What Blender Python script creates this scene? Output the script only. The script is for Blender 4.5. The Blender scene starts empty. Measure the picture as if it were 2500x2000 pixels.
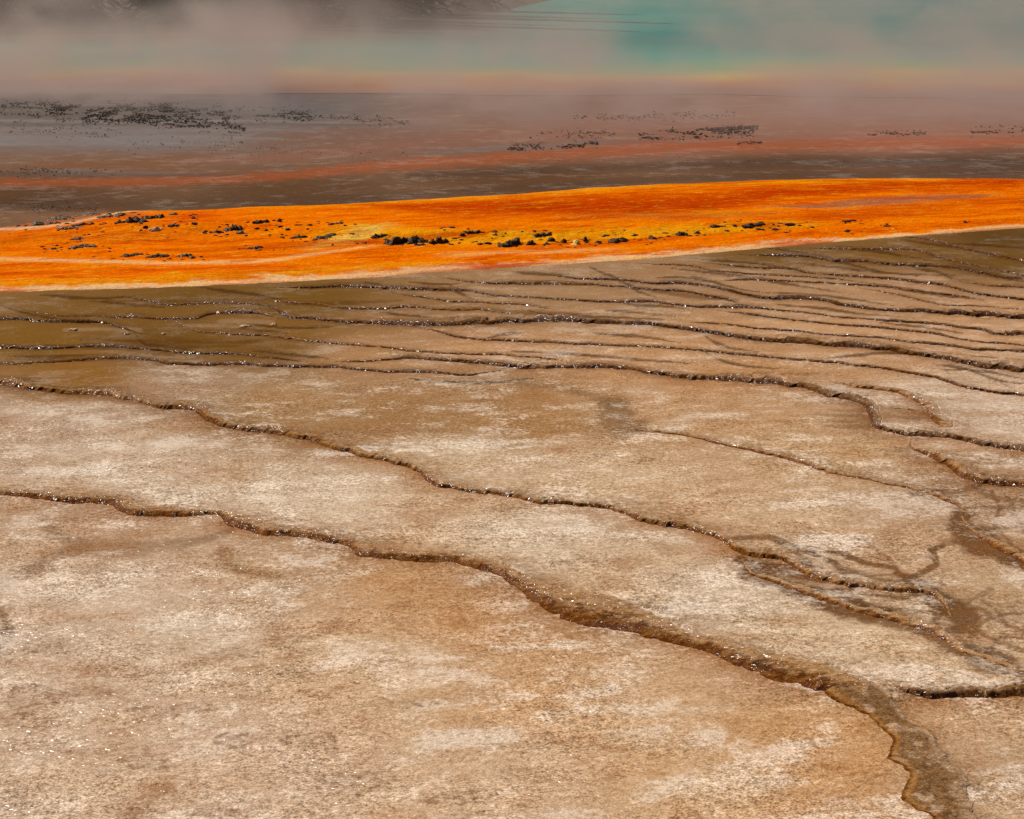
import bpy, math, random
import numpy as np
from mathutils import Vector

random.seed(7); RNG = np.random.RandomState(11)
S = bpy.context.scene
COL = S.collection

# ------------------------------------------------------------------ camera
CAM_H, FPX, HOR = 2.8, 6144.0, -100.0           # eye height, focal length and horizon row in photo pixels (2500 x 2000)
PITCH = math.atan((1000 - HOR) / FPX)
cam_d = bpy.data.cameras.new('camera'); cam = bpy.data.objects.new('camera', cam_d); COL.objects.link(cam)
cam.location = (0, 0, CAM_H); cam.rotation_euler = (math.pi / 2 - PITCH, 0, 0)
cam_d.sensor_width = 36; cam_d.lens = 36 * FPX / 2500; cam_d.clip_start = 0.1; cam_d.clip_end = 9000
S.camera = cam
# ------------------------------------------------------------------ sky, sun, exposure
SUN_EL, SUN_AZ = math.radians(38), math.radians(-40)     # azimuth from +Y (view direction), negative = left
W = bpy.data.worlds.new('World'); S.world = W; W.use_nodes = True
wn = W.node_tree; bg = wn.nodes['Background']
sky = wn.nodes.new('ShaderNodeTexSky'); sky.sky_type = 'NISHITA'; sky.sun_disc = False
sky.sun_elevation = SUN_EL; sky.sun_rotation = SUN_AZ % (2 * math.pi)
wn.links.new(sky.outputs[0], bg.inputs[0]); bg.inputs[1].default_value = 0.05
sd = bpy.data.lights.new('sun', 'SUN'); sun = bpy.data.objects.new('sun', sd); COL.objects.link(sun)
sd.energy = 4.8; sd.angle = math.radians(0.53); sd.color = (1.0, 0.93, 0.83)
sdir = Vector((math.sin(SUN_AZ) * math.cos(SUN_EL), math.cos(SUN_AZ) * math.cos(SUN_EL), math.sin(SUN_EL)))
sun.rotation_euler = sdir.to_track_quat('Z', 'Y').to_euler(); sun.location = (-30, 30, 40)
vs = S.view_settings; vs.view_transform = 'Standard'; vs.look = 'None'; vs.exposure = 0.0; vs.gamma = 1.0
S.cycles.use_denoising = True
S.cycles.volume_bounces = 1
S.cycles.volume_step_rate = 1.0
S.cycles.volume_max_steps = 256

# ------------------------------------------------------------------ helpers
CP, SP = math.cos(PITCH), math.sin(PITCH)
def unproj(px, py, z=0.0):
    """photo pixel -> point on the level plane at height z"""
    px = np.asarray(px, float); py = np.asarray(py, float)
    x = (px - 1250) / FPX; y = -(py - 1000) / FPX
    dy = CP + y * SP; dz = -SP + y * CP
    t = (np.asarray(z, float) - CAM_H) / dz
    return np.stack([x * t, dy * t, np.broadcast_to(np.asarray(z, float), t.shape)], -1)
def proj(P):
    v = P - np.array([0, 0, CAM_H]); f = v[..., 1] * CP - v[..., 2] * SP; u = v[..., 1] * SP + v[..., 2] * CP
    f = np.maximum(f, 0.2)
    return 1250 + FPX * v[..., 0] / f, 1000 - FPX * u / f

def _h(ix, iy, s):
    n = (ix.astype(np.int64) * 374761393 + iy.astype(np.int64) * 668265263 + s * 2147483647) & 0xffffffff
    n = ((n ^ (n >> 13)) * 1274126177) & 0xffffffff
    return ((n ^ (n >> 16)) & 0xffff) / 65535.0
def vnoise(x, y, s=0):
    x = np.asarray(x, float); y = np.asarray(y, float)
    ix = np.floor(x); iy = np.floor(y); fx = x - ix; fy = y - iy
    fx = fx * fx * (3 - 2 * fx); fy = fy * fy * (3 - 2 * fy)
    a = _h(ix, iy, s); b = _h(ix + 1, iy, s); c = _h(ix, iy + 1, s); d = _h(ix + 1, iy + 1, s)
    return (a + (b - a) * fx) * (1 - fy) + (c + (d - c) * fx) * fy
def fbm(x, y, s=0, o=4):
    v = 0; a = 0.5; t = 0
    for i in range(o):
        v = v + a * vnoise(x, y, s + i * 17); t += a; a *= 0.55; x = x * 2.03; y = y * 2.03
    return v / t
def lin(c):
    c = np.asarray(c, float) / 255.0
    return np.where(c <= 0.04045, c / 12.92, ((c + 0.055) / 1.055) ** 2.4)
def sstep(a, b, x):
    t = np.clip((x - a) / (b - a), 0, 1); return t * t * (3 - 2 * t)

def grid_faces(nr, nc):
    i = np.arange((nr - 1) * (nc - 1)); r = i // (nc - 1); c = i % (nc - 1); a = r * nc + c
    return np.stack([a, a + 1, a + nc + 1, a + nc], -1)
def mesh_np(name, V, F, mat, smooth=True, attrs=None, cols=None):
    me = bpy.data.meshes.new(name); nv, nf = len(V), len(F); k = F.shape[1]
    me.vertices.add(nv); me.vertices.foreach_set('co', np.ascontiguousarray(V, np.float32).ravel())
    me.loops.add(nf * k); me.loops.foreach_set('vertex_index', F.astype(np.int32).ravel())
    me.polygons.add(nf); me.polygons.foreach_set('loop_start', np.arange(0, nf * k, k, dtype=np.int32))
    me.polygons.foreach_set('loop_total', np.full(nf, k, np.int32))
    if smooth: me.polygons.foreach_set('use_smooth', np.ones(nf, bool))
    me.update(calc_edges=True)
    for n, a in (attrs or {}).items():
        at = me.attributes.new(n, 'FLOAT', 'POINT'); at.data.foreach_set('value', np.asarray(a, np.float32).ravel())
    for n, a in (cols or {}).items():
        at = me.attributes.new(n, 'FLOAT_COLOR', 'POINT')
        c4 = np.ones((nv, 4), np.float32); c4[:, :3] = a; at.data.foreach_set('color', c4.ravel())
    if mat: me.materials.append(mat)
    me.validate()
    return me
def obj(name, me, parent=None, loc=None, label=None, cat=None, group=None, kind=None):
    o = bpy.data.objects.new(name, me); COL.objects.link(o)
    if parent: o.parent = parent
    if loc is not None: o.location = loc
    for k, v in (('label', label), ('category', cat), ('group', group), ('kind', kind)):
        if v: o[k] = v
    return o

class NT:
    """tiny node-tree builder"""
    def __init__(s, name, vol=False):
        s.m = bpy.data.materials.new(name); s.m.use_nodes = True; s.t = s.m.node_tree; s.t.nodes.clear()
        s.out = s.t.nodes.new('ShaderNodeOutputMaterial')
    def n(s, typ, ins=None, **kw):
        nd = s.t.nodes.new('ShaderNode' + typ)
        for k, v in kw.items(): setattr(nd, k, v)
        for k, v in (ins or {}).items(): s.set(nd.inputs[k], v)
        return nd
    def set(s, sock, v):
        if isinstance(v, bpy.types.NodeSocket): s.t.links.new(v, sock)
        elif isinstance(v, (tuple, list)) and len(v) == 3 and sock.type == 'RGBA': sock.default_value = (*v, 1)
        else: sock.default_value = v
    def mul(s, a, b): return s.math('MULTIPLY', a, b)
    def math(s, op, a, b=0.0, c=0.0, clamp=False):
        nd = s.n('Math', {0: a, 1: b, 2: c}, operation=op); nd.use_clamp = clamp; return nd.outputs[0]
    def rng(s, v, a, b, c=0.0, d=1.0, t='SMOOTHSTEP'):
        return s.n('MapRange', {'Value': v, 'From Min': a, 'From Max': b, 'To Min': c, 'To Max': d}, interpolation_type=t).outputs[0]
    def mix(s, f, a, b, bt='MIX'):
        nd = s.n('Mix', data_type='RGBA', blend_type=bt, clamp_factor=True)
        s.set(nd.inputs[0], f); s.set(nd.inputs[6], a); s.set(nd.inputs[7], b); return nd.outputs[2]
    def noise(s, vec, scale, detail=4, rough=0.55, dist=0.0):
        return s.n('TexNoise', {'Vector': vec, 'Scale': scale, 'Detail': detail, 'Roughness': rough, 'Distortion': dist}).outputs[0]
    def attr(s, name): return s.n('Attribute', attribute_name=name)
    def pos(s): return s.n('NewGeometry').outputs['Position']
    def mapv(s, vec, scale=(1, 1, 1), rot=(0, 0, 0)):
        return s.n('Mapping', {'Vector': vec, 'Scale': scale, 'Rotation': rot}).outputs[0]
    def bump(s, h, strength, dist, nrm=None):
        i = {'Height': h, 'Strength': strength, 'Distance': dist}
        if nrm: i['Normal'] = nrm
        return s.n('Bump', i).outputs[0]
    def surf(s, **k):
        p = s.n('BsdfPrincipled'); names = {'col': 'Base Color', 'rough': 'Roughness', 'spec': 'Specular IOR Level', 'nrm': 'Normal',
             'coat': 'Coat Weight', 'crough': 'Coat Roughness', 'cnrm': 'Coat Normal', 'ior': 'IOR'}
        for a, v in k.items(): s.set(p.inputs[names[a]], v)
        s.t.links.new(p.outputs[0], s.out.inputs[0]); return s.m
def L(*c): return tuple(float(v) for v in lin(c))
E = 1.02                                              # light a level sunlit surface gets; seen colour / E = base colour
def A(*c): return tuple(float(v) for v in np.minimum(lin(c) / E, 0.85))

# ------------------------------------------------------------------ materials
def mat_ground():
    t = NT('wet_sinter'); P = t.pos(); col = t.attr('tone').outputs['Color']; dry = t.attr('dry').outputs['Fac']
    Ps = t.mapv(P, (0.72, 0.62, 1), (0, 0, math.radians(-8))); Pg = t.mapv(P, (0.9, 0.66, 1), (0, 0, math.radians(-12)))
    big = t.noise(Ps, 1.9, 7, 0.62, 0.4); mid = t.noise(Ps, 7.0, 6, 0.65, 0.3)
    g1 = t.noise(Pg, 40, 3, 0.7); g2 = t.noise(Pg, 105, 2, 0.7)
    fine = t.math('ADD', t.mul(t.math('SUBTRACT', g1, 0.5), 0.5), t.mul(t.math('SUBTRACT', mid, 0.5), 0.7))
    mk = t.math('ADD', t.math('ADD', big, fine), t.attr('bias').outputs['Fac'])
    pale = t.rng(mk, 0.49, 0.72); brown = t.rng(mk, 0.48, 0.30)
    c = t.mix(t.mul(t.mul(pale, dry), 0.8), col, t.mix(0.6, col, A(240, 222, 202)))
    c = t.mix(t.mul(t.mul(brown, dry), 0.75), c, t.mix(0.56, c, A(164, 104, 48)))
    gr = t.math('ADD', t.mul(t.math('ADD', t.mul(t.math('SUBTRACT', g1, 0.5), 2.0), t.mul(t.math('SUBTRACT', mid, 0.5), 0.9)), 1.0), t.mul(t.math('SUBTRACT', g2, 0.5), 2.8))
    gr = t.math('MULTIPLY_ADD', t.mul(gr, t.rng(dry, 0, 1, 0.25, 1.0, 'LINEAR')), 0.85, 1.0)
    gr = t.math('MULTIPLY_ADD', t.math('SUBTRACT', gr, 1.0), t.rng(t.noise(Ps, 2.6, 4, 0.6), 0.35, 0.65, 0.55, 1.35), 1.0)
    gr = t.n('Clamp', {'Value': gr, 'Min': 0.3, 'Max': 1.7}).outputs[0]
    cc = t.n('CombineColor', {0: gr, 1: gr, 2: gr}).outputs[0]
    c = t.mix(1.0, c, cc, 'MULTIPLY')
    sp = t.rng(t.noise(Ps, 30, 4, 0.75), 0.66, 0.74)
    c = t.mix(t.mul(t.mul(sp, dry), 0.55), c, A(105, 68, 38))
    c = t.mix(t.mul(t.mul(t.rng(t.noise(Pg, 62, 2, 0.6), 0.63, 0.74), dry), 0.55), c, A(250, 222, 180))
    mot = t.attr('mottle').outputs['Fac']; mn = t.math('ADD', t.noise(Ps, 26, 4, 0.7), t.mul(t.math('SUBTRACT', mid, 0.5), 0.6))
    c = t.mix(t.mul(mot, t.rng(mn, 0.44, 0.60, 0.12, 1.0)), c, t.mix(1.0, A(122, 84, 52), cc, 'MULTIPLY'))
    h = t.math('ADD', t.mul(g1, 0.7), t.mul(t.noise(P, 110, 2, 0.6), 0.5))
    b = t.bump(h, t.rng(dry, 0, 1, 0.12, 0.7, 'LINEAR'), 0.008)
    gb = t.bump(t.noise(P, 46, 0, 0.5), t.rng(dry, 0, 1, 0.2, 1.0, 'LINEAR'), 0.0135)
    return t.surf(col=c, rough=0.6, spec=0.0, nrm=b, coat=t.mul(t.rng(dry, 0.2, 1, 0.0, 0.12, 'LINEAR'), t.rng(t.noise(P, 1.1, 3, 0.6), 0.42, 0.62, 0.1, 1.0)), crough=0.17, cnrm=gb)
def mat_rim():
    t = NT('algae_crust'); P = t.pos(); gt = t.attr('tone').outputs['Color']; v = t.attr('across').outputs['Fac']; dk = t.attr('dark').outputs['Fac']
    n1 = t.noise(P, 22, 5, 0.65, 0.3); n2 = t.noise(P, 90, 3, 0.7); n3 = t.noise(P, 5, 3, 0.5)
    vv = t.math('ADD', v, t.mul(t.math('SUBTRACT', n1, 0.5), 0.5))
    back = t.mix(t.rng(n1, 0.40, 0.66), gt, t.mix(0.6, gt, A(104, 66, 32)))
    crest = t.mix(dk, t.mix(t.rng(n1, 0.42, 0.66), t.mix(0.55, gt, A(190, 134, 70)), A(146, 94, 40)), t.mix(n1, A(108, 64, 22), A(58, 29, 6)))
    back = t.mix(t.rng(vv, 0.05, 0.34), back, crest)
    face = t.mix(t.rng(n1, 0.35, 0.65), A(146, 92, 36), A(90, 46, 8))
    face = t.mix(dk, face, t.mix(n1, A(64, 33, 6), A(38, 17, 2)))  # algae brown deepened by dk: shade of camera-side steps put into the colour
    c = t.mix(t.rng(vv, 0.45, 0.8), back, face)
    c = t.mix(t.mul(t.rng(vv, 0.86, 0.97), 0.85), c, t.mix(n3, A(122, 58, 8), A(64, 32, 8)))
    g = t.math('MULTIPLY_ADD', t.math('SUBTRACT', n2, 0.5), 2.2, 1.0)
    c = t.mix(1.0, c, t.n('CombineColor', {0: g, 1: g, 2: g}).outputs[0], 'MULTIPLY')
    b = t.bump(t.math('ADD', n1, t.mul(n2, 0.5)), 0.9, 0.014)
    gb = t.bump(t.noise(P, 34, 0, 0.5), 1.0, 0.052)
    wk = t.attr('wetness').outputs['Fac']
    wet = t.math('MULTIPLY_ADD', t.rng(t.noise(P, 2.2, 3, 0.6), 0.38, 0.58), 0.36, 0.05)
    return t.surf(col=c, rough=0.7, spec=0.0, nrm=b, coat=t.mul(wet, wk), crough=0.2, cnrm=gb)
def mat_mat():
    t = NT('orange_bacteria'); P = t.pos(); col = t.attr('tone').outputs['Color']; uv = t.attr('flow').outputs['Vector']
    s1 = t.noise(t.mapv(uv, (0.8, 2.0, 1)), 1.0, 7, 0.68, 0.5); s2 = t.noise(t.mapv(uv, (3.2, 7.5, 1)), 1.0, 5, 0.68, 0.4)
    g = t.noise(P, 26, 3, 0.7)
    c = t.mix(t.mul(t.rng(s1, 0.50, 0.62), 0.75), col, A(206, 74, 0))
    c = t.mix(t.mul(t.rng(s1, 0.47, 0.36), 0.42), c, A(252, 148, 4))
    c = t.mix(t.mul(t.rng(s2, 0.56, 0.68), 0.55), c, A(255, 184, 50))
    c = t.mix(t.mul(t.rng(s2, 0.44, 0.32), 0.55), c, A(168, 52, 0))
    c = t.mix(t.mul(t.rng(t.noise(t.mapv(uv, (5, 14, 1)), 1.0, 4, 0.7), 0.6, 0.68), 0.6), c, A(253, 200, 70))
    c = t.mix(t.mul(t.rng(t.noise(t.mapv(uv, (0.25, 1.1, 1)), 1.0, 4, 0.6, 0.6), 0.52, 0.66), 0.5), c, A(180, 52, 2))
    gg = t.math('MULTIPLY_ADD', t.math('SUBTRACT', g, 0.5), 1.3, 1.0)
    c = t.mix(1.0, c, t.n('CombineColor', {0: gg, 1: gg, 2: gg}).outputs[0], 'MULTIPLY')
    b = t.bump(t.math('ADD', s2, g), 0.6, 0.03)
    return t.surf(col=c, rough=0.7, spec=0.0, nrm=b)
def mat_rock(name, c1, c2, wet=.18):
    t = NT(name); P = t.pos(); n = t.noise(P, 14, 5, 0.7); n2 = t.noise(P, 50, 3, 0.6)
    c = t.mix(t.rng(n, 0.4, 0.65), c1, c2)
    b = t.bump(t.math('ADD', n, t.mul(n2, 0.5)), 1.0, 0.03); gb = t.bump(t.noise(P, 30, 3, 0.6), 1.0, 0.03)
    return t.surf(col=c, rough=0.5, spec=0.02, nrm=b, coat=wet, crough=0.2, cnrm=gb)
M_ground, M_rim, M_mat = mat_ground(), mat_rim(), mat_mat()
M_rock = mat_rock('wet_dark_rock', A(92, 56, 16), A(36, 21, 6), .07)
M_brown = mat_rock('wet_brown_rock', A(120, 84, 36), A(60, 40, 16))
M_pale = mat_rock('pale_sinter_rock', A(230, 190, 140), A(190, 140, 90))
M_yell = mat_rock('yellow_sinter_rock', A(252, 214, 120), A(250, 180, 60))

# ------------------------------------------------------------------ terrace rims, traced as foot lines (photo pixels) and thickness
R = []
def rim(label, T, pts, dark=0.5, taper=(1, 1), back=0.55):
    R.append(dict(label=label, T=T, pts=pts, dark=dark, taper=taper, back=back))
def rimp(label, pairs, dark=0.2, hmax=0.035, raise_=1.0, wide=0.0, taper=(1, 1)):
    R.append(dict(label=label, pairs=pairs, dark=dark, hmax=hmax, raise_=raise_, wide=wide, taper=taper, back=0.6))
rimp('thick wavy brown terrace rim crossing the foreground from left edge towards lower right', [(0,1210,0,1193),(87,1218,95,1199),(145,1226,160,1203),(232,1232,245,1206),(270,1233,300,1214),(284,1248,318,1222),(307,1255,330,1230),(371,1264,385,1238),(464,1262,470,1241),(533,1259,545,1244),(551,1280,590,1254),(597,1294,622,1268),(638,1306,655,1277),(725,1312,735,1287),(800,1326,815,1301),(841,1334,870,1315),(881,1358,908,1333),(957,1366,970,1343),(1044,1373,1050,1348),(1113,1377,1120,1353),(1189,1399,1200,1370),(1223,1410,1250,1384),(1260,1441,1290,1405),(1289,1469,1330,1424),(1334,1495,1390,1431),(1360,1511,1440,1440),(1408,1526,1490,1453),(1482,1539,1550,1475),(1557,1552,1610,1503),(1631,1571,1670,1532),(1687,1584,1725,1550),(1742,1600,1785,1567),(1800,1630,1850,1585),(1871,1657,1930,1600),(1955,1678,2020,1618),(2026,1692,2110,1652),(2065,1716,2150,1668),(2110,1744,2185,1706)], dark=0.1, hmax=0.018, taper=(1, 0))
rimp('broad dark brown algae-covered bank running down into the bottom right corner', [(2015,1690,2105,1650),(2045,1711,2172,1672),(2089,1731,2185,1712),(2123,1750,2210,1740),(2150,1773,2225,1757),(2167,1795,2262,1768),(2175,1823,2290,1803),(2168,1850,2312,1831),(2200,1870,2331,1858),(2212,1892,2355,1885),(2206,1920,2367,1910),(2203,1953,2369,1950),(2234,1973,2384,1990),(2267,1995,2400,2017),(2300,2060,2430,2080),(2330,2140,2470,2150)], dark=0.1, hmax=0.016, raise_=0.0, wide=1.0)
rim('thin dark rim at right edge branching off above the broad brown bank', 22, [(2120,1672),(2164,1684),(2206,1697),(2248,1704),(2290,1706),(2345,1705),(2415,1704),(2500,1702)], 0.45, (0, 1))
rim('long thin brown rim winding across the pale sand above the thick foreground rim', [12, 12, 14, 16, 18, 12, 14, 18, 16, 10], [(0,943),(63,951),(162,963),(284,972),(342,984),(406,1000),(467,1005),(499,1025),(557,1045),(638,1058),(702,1065),(800,1094),(870,1112),(957,1132),(1020,1155),(1049,1181),(1102,1196),(1250,1216),(1320,1232),(1412,1235),(1505,1251),(1586,1280),(1679,1294),(1749,1315),(1801,1349),(1853,1364),(1917,1375),(1969,1410),(2015,1424),(2085,1436),(2178,1446),(2259,1451),(2300,1478),(2320,1510),(2326,1536)], 0.1, (1, 0))
rim('low brown ridge line joining the stained branching patch to the right edge', [14, 26, 22, 24, 30, 30], [(1812,1372),(1834,1404),(1909,1429),(1984,1459),(2101,1496),(2205,1527),(2268,1546),(2330,1588),(2393,1611),(2500,1651)], 0.0, (0, 1))
rim('thin brown rim starting at the dark smudge and sloping to the right', [8, 12, 14, 18, 14, 14, 20], [(1500,1040),(1528,1048),(1621,1059),(1691,1069),(1760,1088),(1859,1107),(1946,1129),(2009,1152),(2091,1168),(2178,1187),(2247,1201),(2322,1230),(2363,1250)], 0.0, (0, 0))
rim('short greyish rim dropping from the branching smudge to the right edge', [18, 26, 26], [(2345,1262),(2362,1290),(2398,1318),(2456,1352),(2500,1376)], 0.0, (0, 1))
rim('large dark glinting rim in the middle that ends in lumpy loops at right', [8, 8, 12, 16, 12, 16, 20, 26, 26, 24, 22, 22, 24, 26, 26], [(772,889),(842,888),(925,883),(1000,877),(1034,879),(1092,884),(1167,889),(1217,895),(1288,901),(1384,900),(1468,900),(1543,905),(1593,915),(1656,923),(1700,927),(1788,934),(1850,938),(1913,944),(1967,952),(2001,964),(2059,976),(2093,985),(2113,1003),(2124,1028),(2132,1047),(2184,1060),(2226,1068),(2262,1067),(2317,1072),(2373,1082),(2429,1095),(2500,1106)], 0.55, (0, 1))
rim('lumpy tan rim arching over the small pools right of the middle', [10, 12, 14, 16, 24, 30, 26], [(1985,944),(2020,941),(2067,946),(2123,952),(2178,961),(2214,975),(2248,994),(2270,1028),(2303,1053),(2335,1068)], 0.1, (0, 0))
rim('tiny rim bridging between two lumpy rims around the small pools', 9, [(2140,998),(2162,1002),(2206,1007),(2250,1011)], 0.2, (0, 0))
rim('knobbly tan rim hanging below the small pools and curving to the right edge', [14, 18, 20, 16, 14, 12], [(2225,1070),(2220,1087),(2256,1109),(2312,1139),(2340,1164),(2373,1174),(2429,1185),(2500,1191)], 0.2, (0, 1))
rim('thin rim from the middle to right edge just above the large dark rim', [8, 9, 8, 9, 10, 12, 13, 14, 12], [(1000,797),(1025,801),(1067,811),(1109,824),(1146,829),(1184,833),(1259,836),(1363,840),(1468,845),(1572,849),(1700,857),(1784,866),(1900,876),(1956,882),(2039,889),(2109,897),(2178,906),(2262,921),(2317,936),(2345,946),(2387,954),(2457,965),(2500,970)], 0.5, (0, 1))
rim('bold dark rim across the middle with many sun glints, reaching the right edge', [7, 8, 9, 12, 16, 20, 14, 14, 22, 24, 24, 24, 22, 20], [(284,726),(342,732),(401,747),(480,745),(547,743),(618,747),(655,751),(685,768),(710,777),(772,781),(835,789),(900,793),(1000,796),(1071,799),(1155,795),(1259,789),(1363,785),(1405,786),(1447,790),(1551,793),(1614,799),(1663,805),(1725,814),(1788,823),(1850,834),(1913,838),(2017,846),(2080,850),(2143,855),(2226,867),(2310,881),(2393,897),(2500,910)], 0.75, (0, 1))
rim('thin arched rim on the olive shallows at left below the orange mat', [6, 8, 9, 8, 11, 10], [(25,747),(83,763),(142,774),(234,777),(292,778),(346,779),(384,781),(430,782),(480,780),(513,770),(563,766),(618,766),(651,772),(689,780)], 0.6, (0, 0))
rim('thin pale-topped rim winding through the olive shallows to the middle', [8, 8, 9, 8, 9, 9, 10, 9], [(384,782),(426,786),(451,799),(484,811),(543,816),(597,819),(651,822),(710,830),(770,836),(833,842),(938,851),(1000,859),(1092,867),(1217,870),(1267,874),(1334,879),(1384,886),(1410,892)], 0.25, (0, 0))
rim('dark glinting line at left edge, topmost across the olive shallows', [10, 11, 9, 8], [(0,782),(54,782),(125,787),(217,788),(259,792),(292,801),(334,813),(363,816)], 0.8, (1, 0))
rim('dark beaded rim from the left edge along the lower olive shallows', [9, 11, 10, 9, 8, 8], [(0,852),(42,853),(83,855),(167,851),(242,849),(313,852),(376,857),(480,866),(584,868),(639,876),(710,882),(772,887)], 0.75, (1, 0))
rim('lowest beaded rim of the olive shallows, looping round a pale pool', [7, 8, 8, 10, 9, 8, 8, 6], [(-20,892),(83,889),(146,885),(200,881),(250,878),(292,877),(355,880),(384,885),(409,890),(530,892),(597,892),(710,897),(814,899),(883,905),(946,910),(1050,911),(1134,918),(1176,912),(1222,904)], 0.6, (0, 0))
rim('long dark rim just under the orange mat from left of centre to right edge', [7, 10, 11, 8, 8, 8, 10, 8, 9, 11, 12, 12, 14], [(668,703),(781,704),(858,703),(942,706),(1050,710),(1134,712),(1176,718),(1217,725),(1293,729),(1384,734),(1468,740),(1572,739),(1618,742),(1700,752),(1770,753),(1834,754),(1892,760),(1976,768),(2038,776),(2143,785),(2289,794),(2351,803),(2401,808),(2427,818),(2500,820)], 0.7, (0, 1))
rim('thin beaded rim sloping across the small pools left of centre', [7, 8, 8, 6], [(942,707),(975,719),(1050,731),(1092,738),(1134,740),(1217,744),(1293,748),(1326,754),(1384,761)], 0.35, (0, 0))
rim('thin wavy rim above the bold dark middle rim, meeting it at centre', [7, 7, 8, 9, 9, 9, 7], [(601,732),(643,734),(726,743),(772,744),(814,752),(850,755),(942,757),(988,752),(1025,752),(1071,758),(1176,760),(1209,765),(1259,771),(1322,774),(1376,777)], 0.4, (0, 0))
rim('dark rim with pale crusts just below the pale edge of the orange mat', [6, 8, 9, 8, 8, 9, 14], [(1050,672),(1100,682),(1184,694),(1272,695),(1418,698),(1510,702),(1581,709),(1654,712),(1696,718),(1767,734),(1830,747)], 0.7, (0, 0))
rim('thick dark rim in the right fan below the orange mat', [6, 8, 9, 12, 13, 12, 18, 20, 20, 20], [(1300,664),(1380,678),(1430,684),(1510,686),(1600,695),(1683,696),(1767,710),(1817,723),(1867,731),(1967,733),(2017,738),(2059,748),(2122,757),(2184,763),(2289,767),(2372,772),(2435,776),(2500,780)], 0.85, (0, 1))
rim('thin dark rim of the right fan, second above the thick dark one', [7, 8, 8, 9, 9, 8], [(1738,688),(1800,685),(1876,686),(1976,691),(2072,697),(2159,702),(2226,711),(2310,722),(2372,728),(2414,742)], 0.6, (0, 0))
rim('thin forked rim enclosing a narrow pool at the right of the fan', [7, 8, 9, 9], [(2093,703),(2184,720),(2289,745),(2330,750),(2401,752),(2456,758),(2500,760)], 0.5, (0, 1))
rim('glinting rim of the right fan running from the mat edge down to right', [7, 9, 11, 12, 11, 12, 13], [(1700,641),(1788,651),(1867,658),(1934,660),(1967,668),(2038,675),(2101,678),(2184,685),(2226,690),(2310,702),(2372,718),(2435,727),(2500,735)], 0.7, (0, 1))
rim('faint thin rim starting at the middle of the mat edge in the right fan', [6, 7, 7, 6], [(1560,644),(1600,646),(1683,651),(1746,663),(1830,671),(1913,676),(1976,679),(2059,686),(2143,699)], 0.5, (0, 0))
rim('straight dark rim near the top of the right fan', [7, 10, 11, 10, 9, 9, 10], [(1800,623),(1859,625),(1959,628),(2001,634),(2038,639),(2122,642),(2164,647),(2239,652),(2301,654),(2351,660),(2435,677),(2500,685)], 0.8, (0, 1))
rim('short grey-brown rim between crumbly crusts at the right of the fan', [8, 9, 10, 11], [(2276,663),(2322,678),(2351,690),(2414,700),(2468,703),(2500,704)], 0.4, (0, 1))
rim('crumbly rim at top right of the fan under the orange mat', [7, 9, 10, 9, 9], [(1951,605),(2030,610),(2118,611),(2201,611),(2247,616),(2289,631),(2351,645),(2393,654),(2456,666),(2500,677)], 0.6, (0, 1))
rim('uppermost rim at the far right below the orange mat', [7, 9, 10, 12, 12], [(2180,576),(2226,580),(2268,588),(2310,597),(2351,610),(2393,620),(2456,631),(2500,642)], 0.65, (0, 1))
rim('dark rim in the right fan, third above the bold middle rim', [8, 9, 9, 9, 10], [(1742,757),(1825,770),(1867,775),(1976,789),(2067,798),(2163,805),(2268,816),(2326,828),(2393,838),(2435,841),(2500,848)], 0.7, (0, 1))
rim('dark rim in the right fan lying right above the bold middle rim', [8, 11, 11, 12, 9, 10], [(1638,787),(1725,793),(1800,799),(1850,806),(1934,812),(2017,822),(2101,827),(2184,835),(2234,842),(2310,846),(2372,856),(2500,862)], 0.8, (0, 1))
rim('short dark rim squeezed between two dark rims at the right of the fan', [7, 8, 8], [(2072,829),(2122,838),(2184,849),(2247,859),(2310,867),(2393,876),(2500,885)], 0.75, (0, 1))

def resample(P, step):
    P = np.asarray(P, float); n = len(P)
    # Catmull-Rom through the traced points
    Q = np.vstack([2 * P[0] - P[1], P, 2 * P[-1] - P[-2]]); out = []
    for i in range(n - 1):
        k = max(2, int(np.hypot(*(P[i + 1] - P[i])[:2]) / 4)); t = np.linspace(0, 1, k, endpoint=False)[:, None]
        a, b, c, d = Q[i], Q[i + 1], Q[i + 2], Q[i + 3]
        out.append(0.5 * (2 * b + (c - a) * t + (2 * a - 5 * b + 4 * c - d) * t ** 2 + (3 * b - a - 3 * c + d) * t ** 3))
    out = np.vstack(out + [P[-1:]]); s = np.r_[0, np.cumsum(np.hypot(*np.diff(out[:, :2], axis=0).T))]
    m = max(8, int(s[-1] / step)); q = np.linspace(0, s[-1], m)
    return np.stack([np.interp(q, s, out[:, j]) for j in range(P.shape[1])], -1), q

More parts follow.
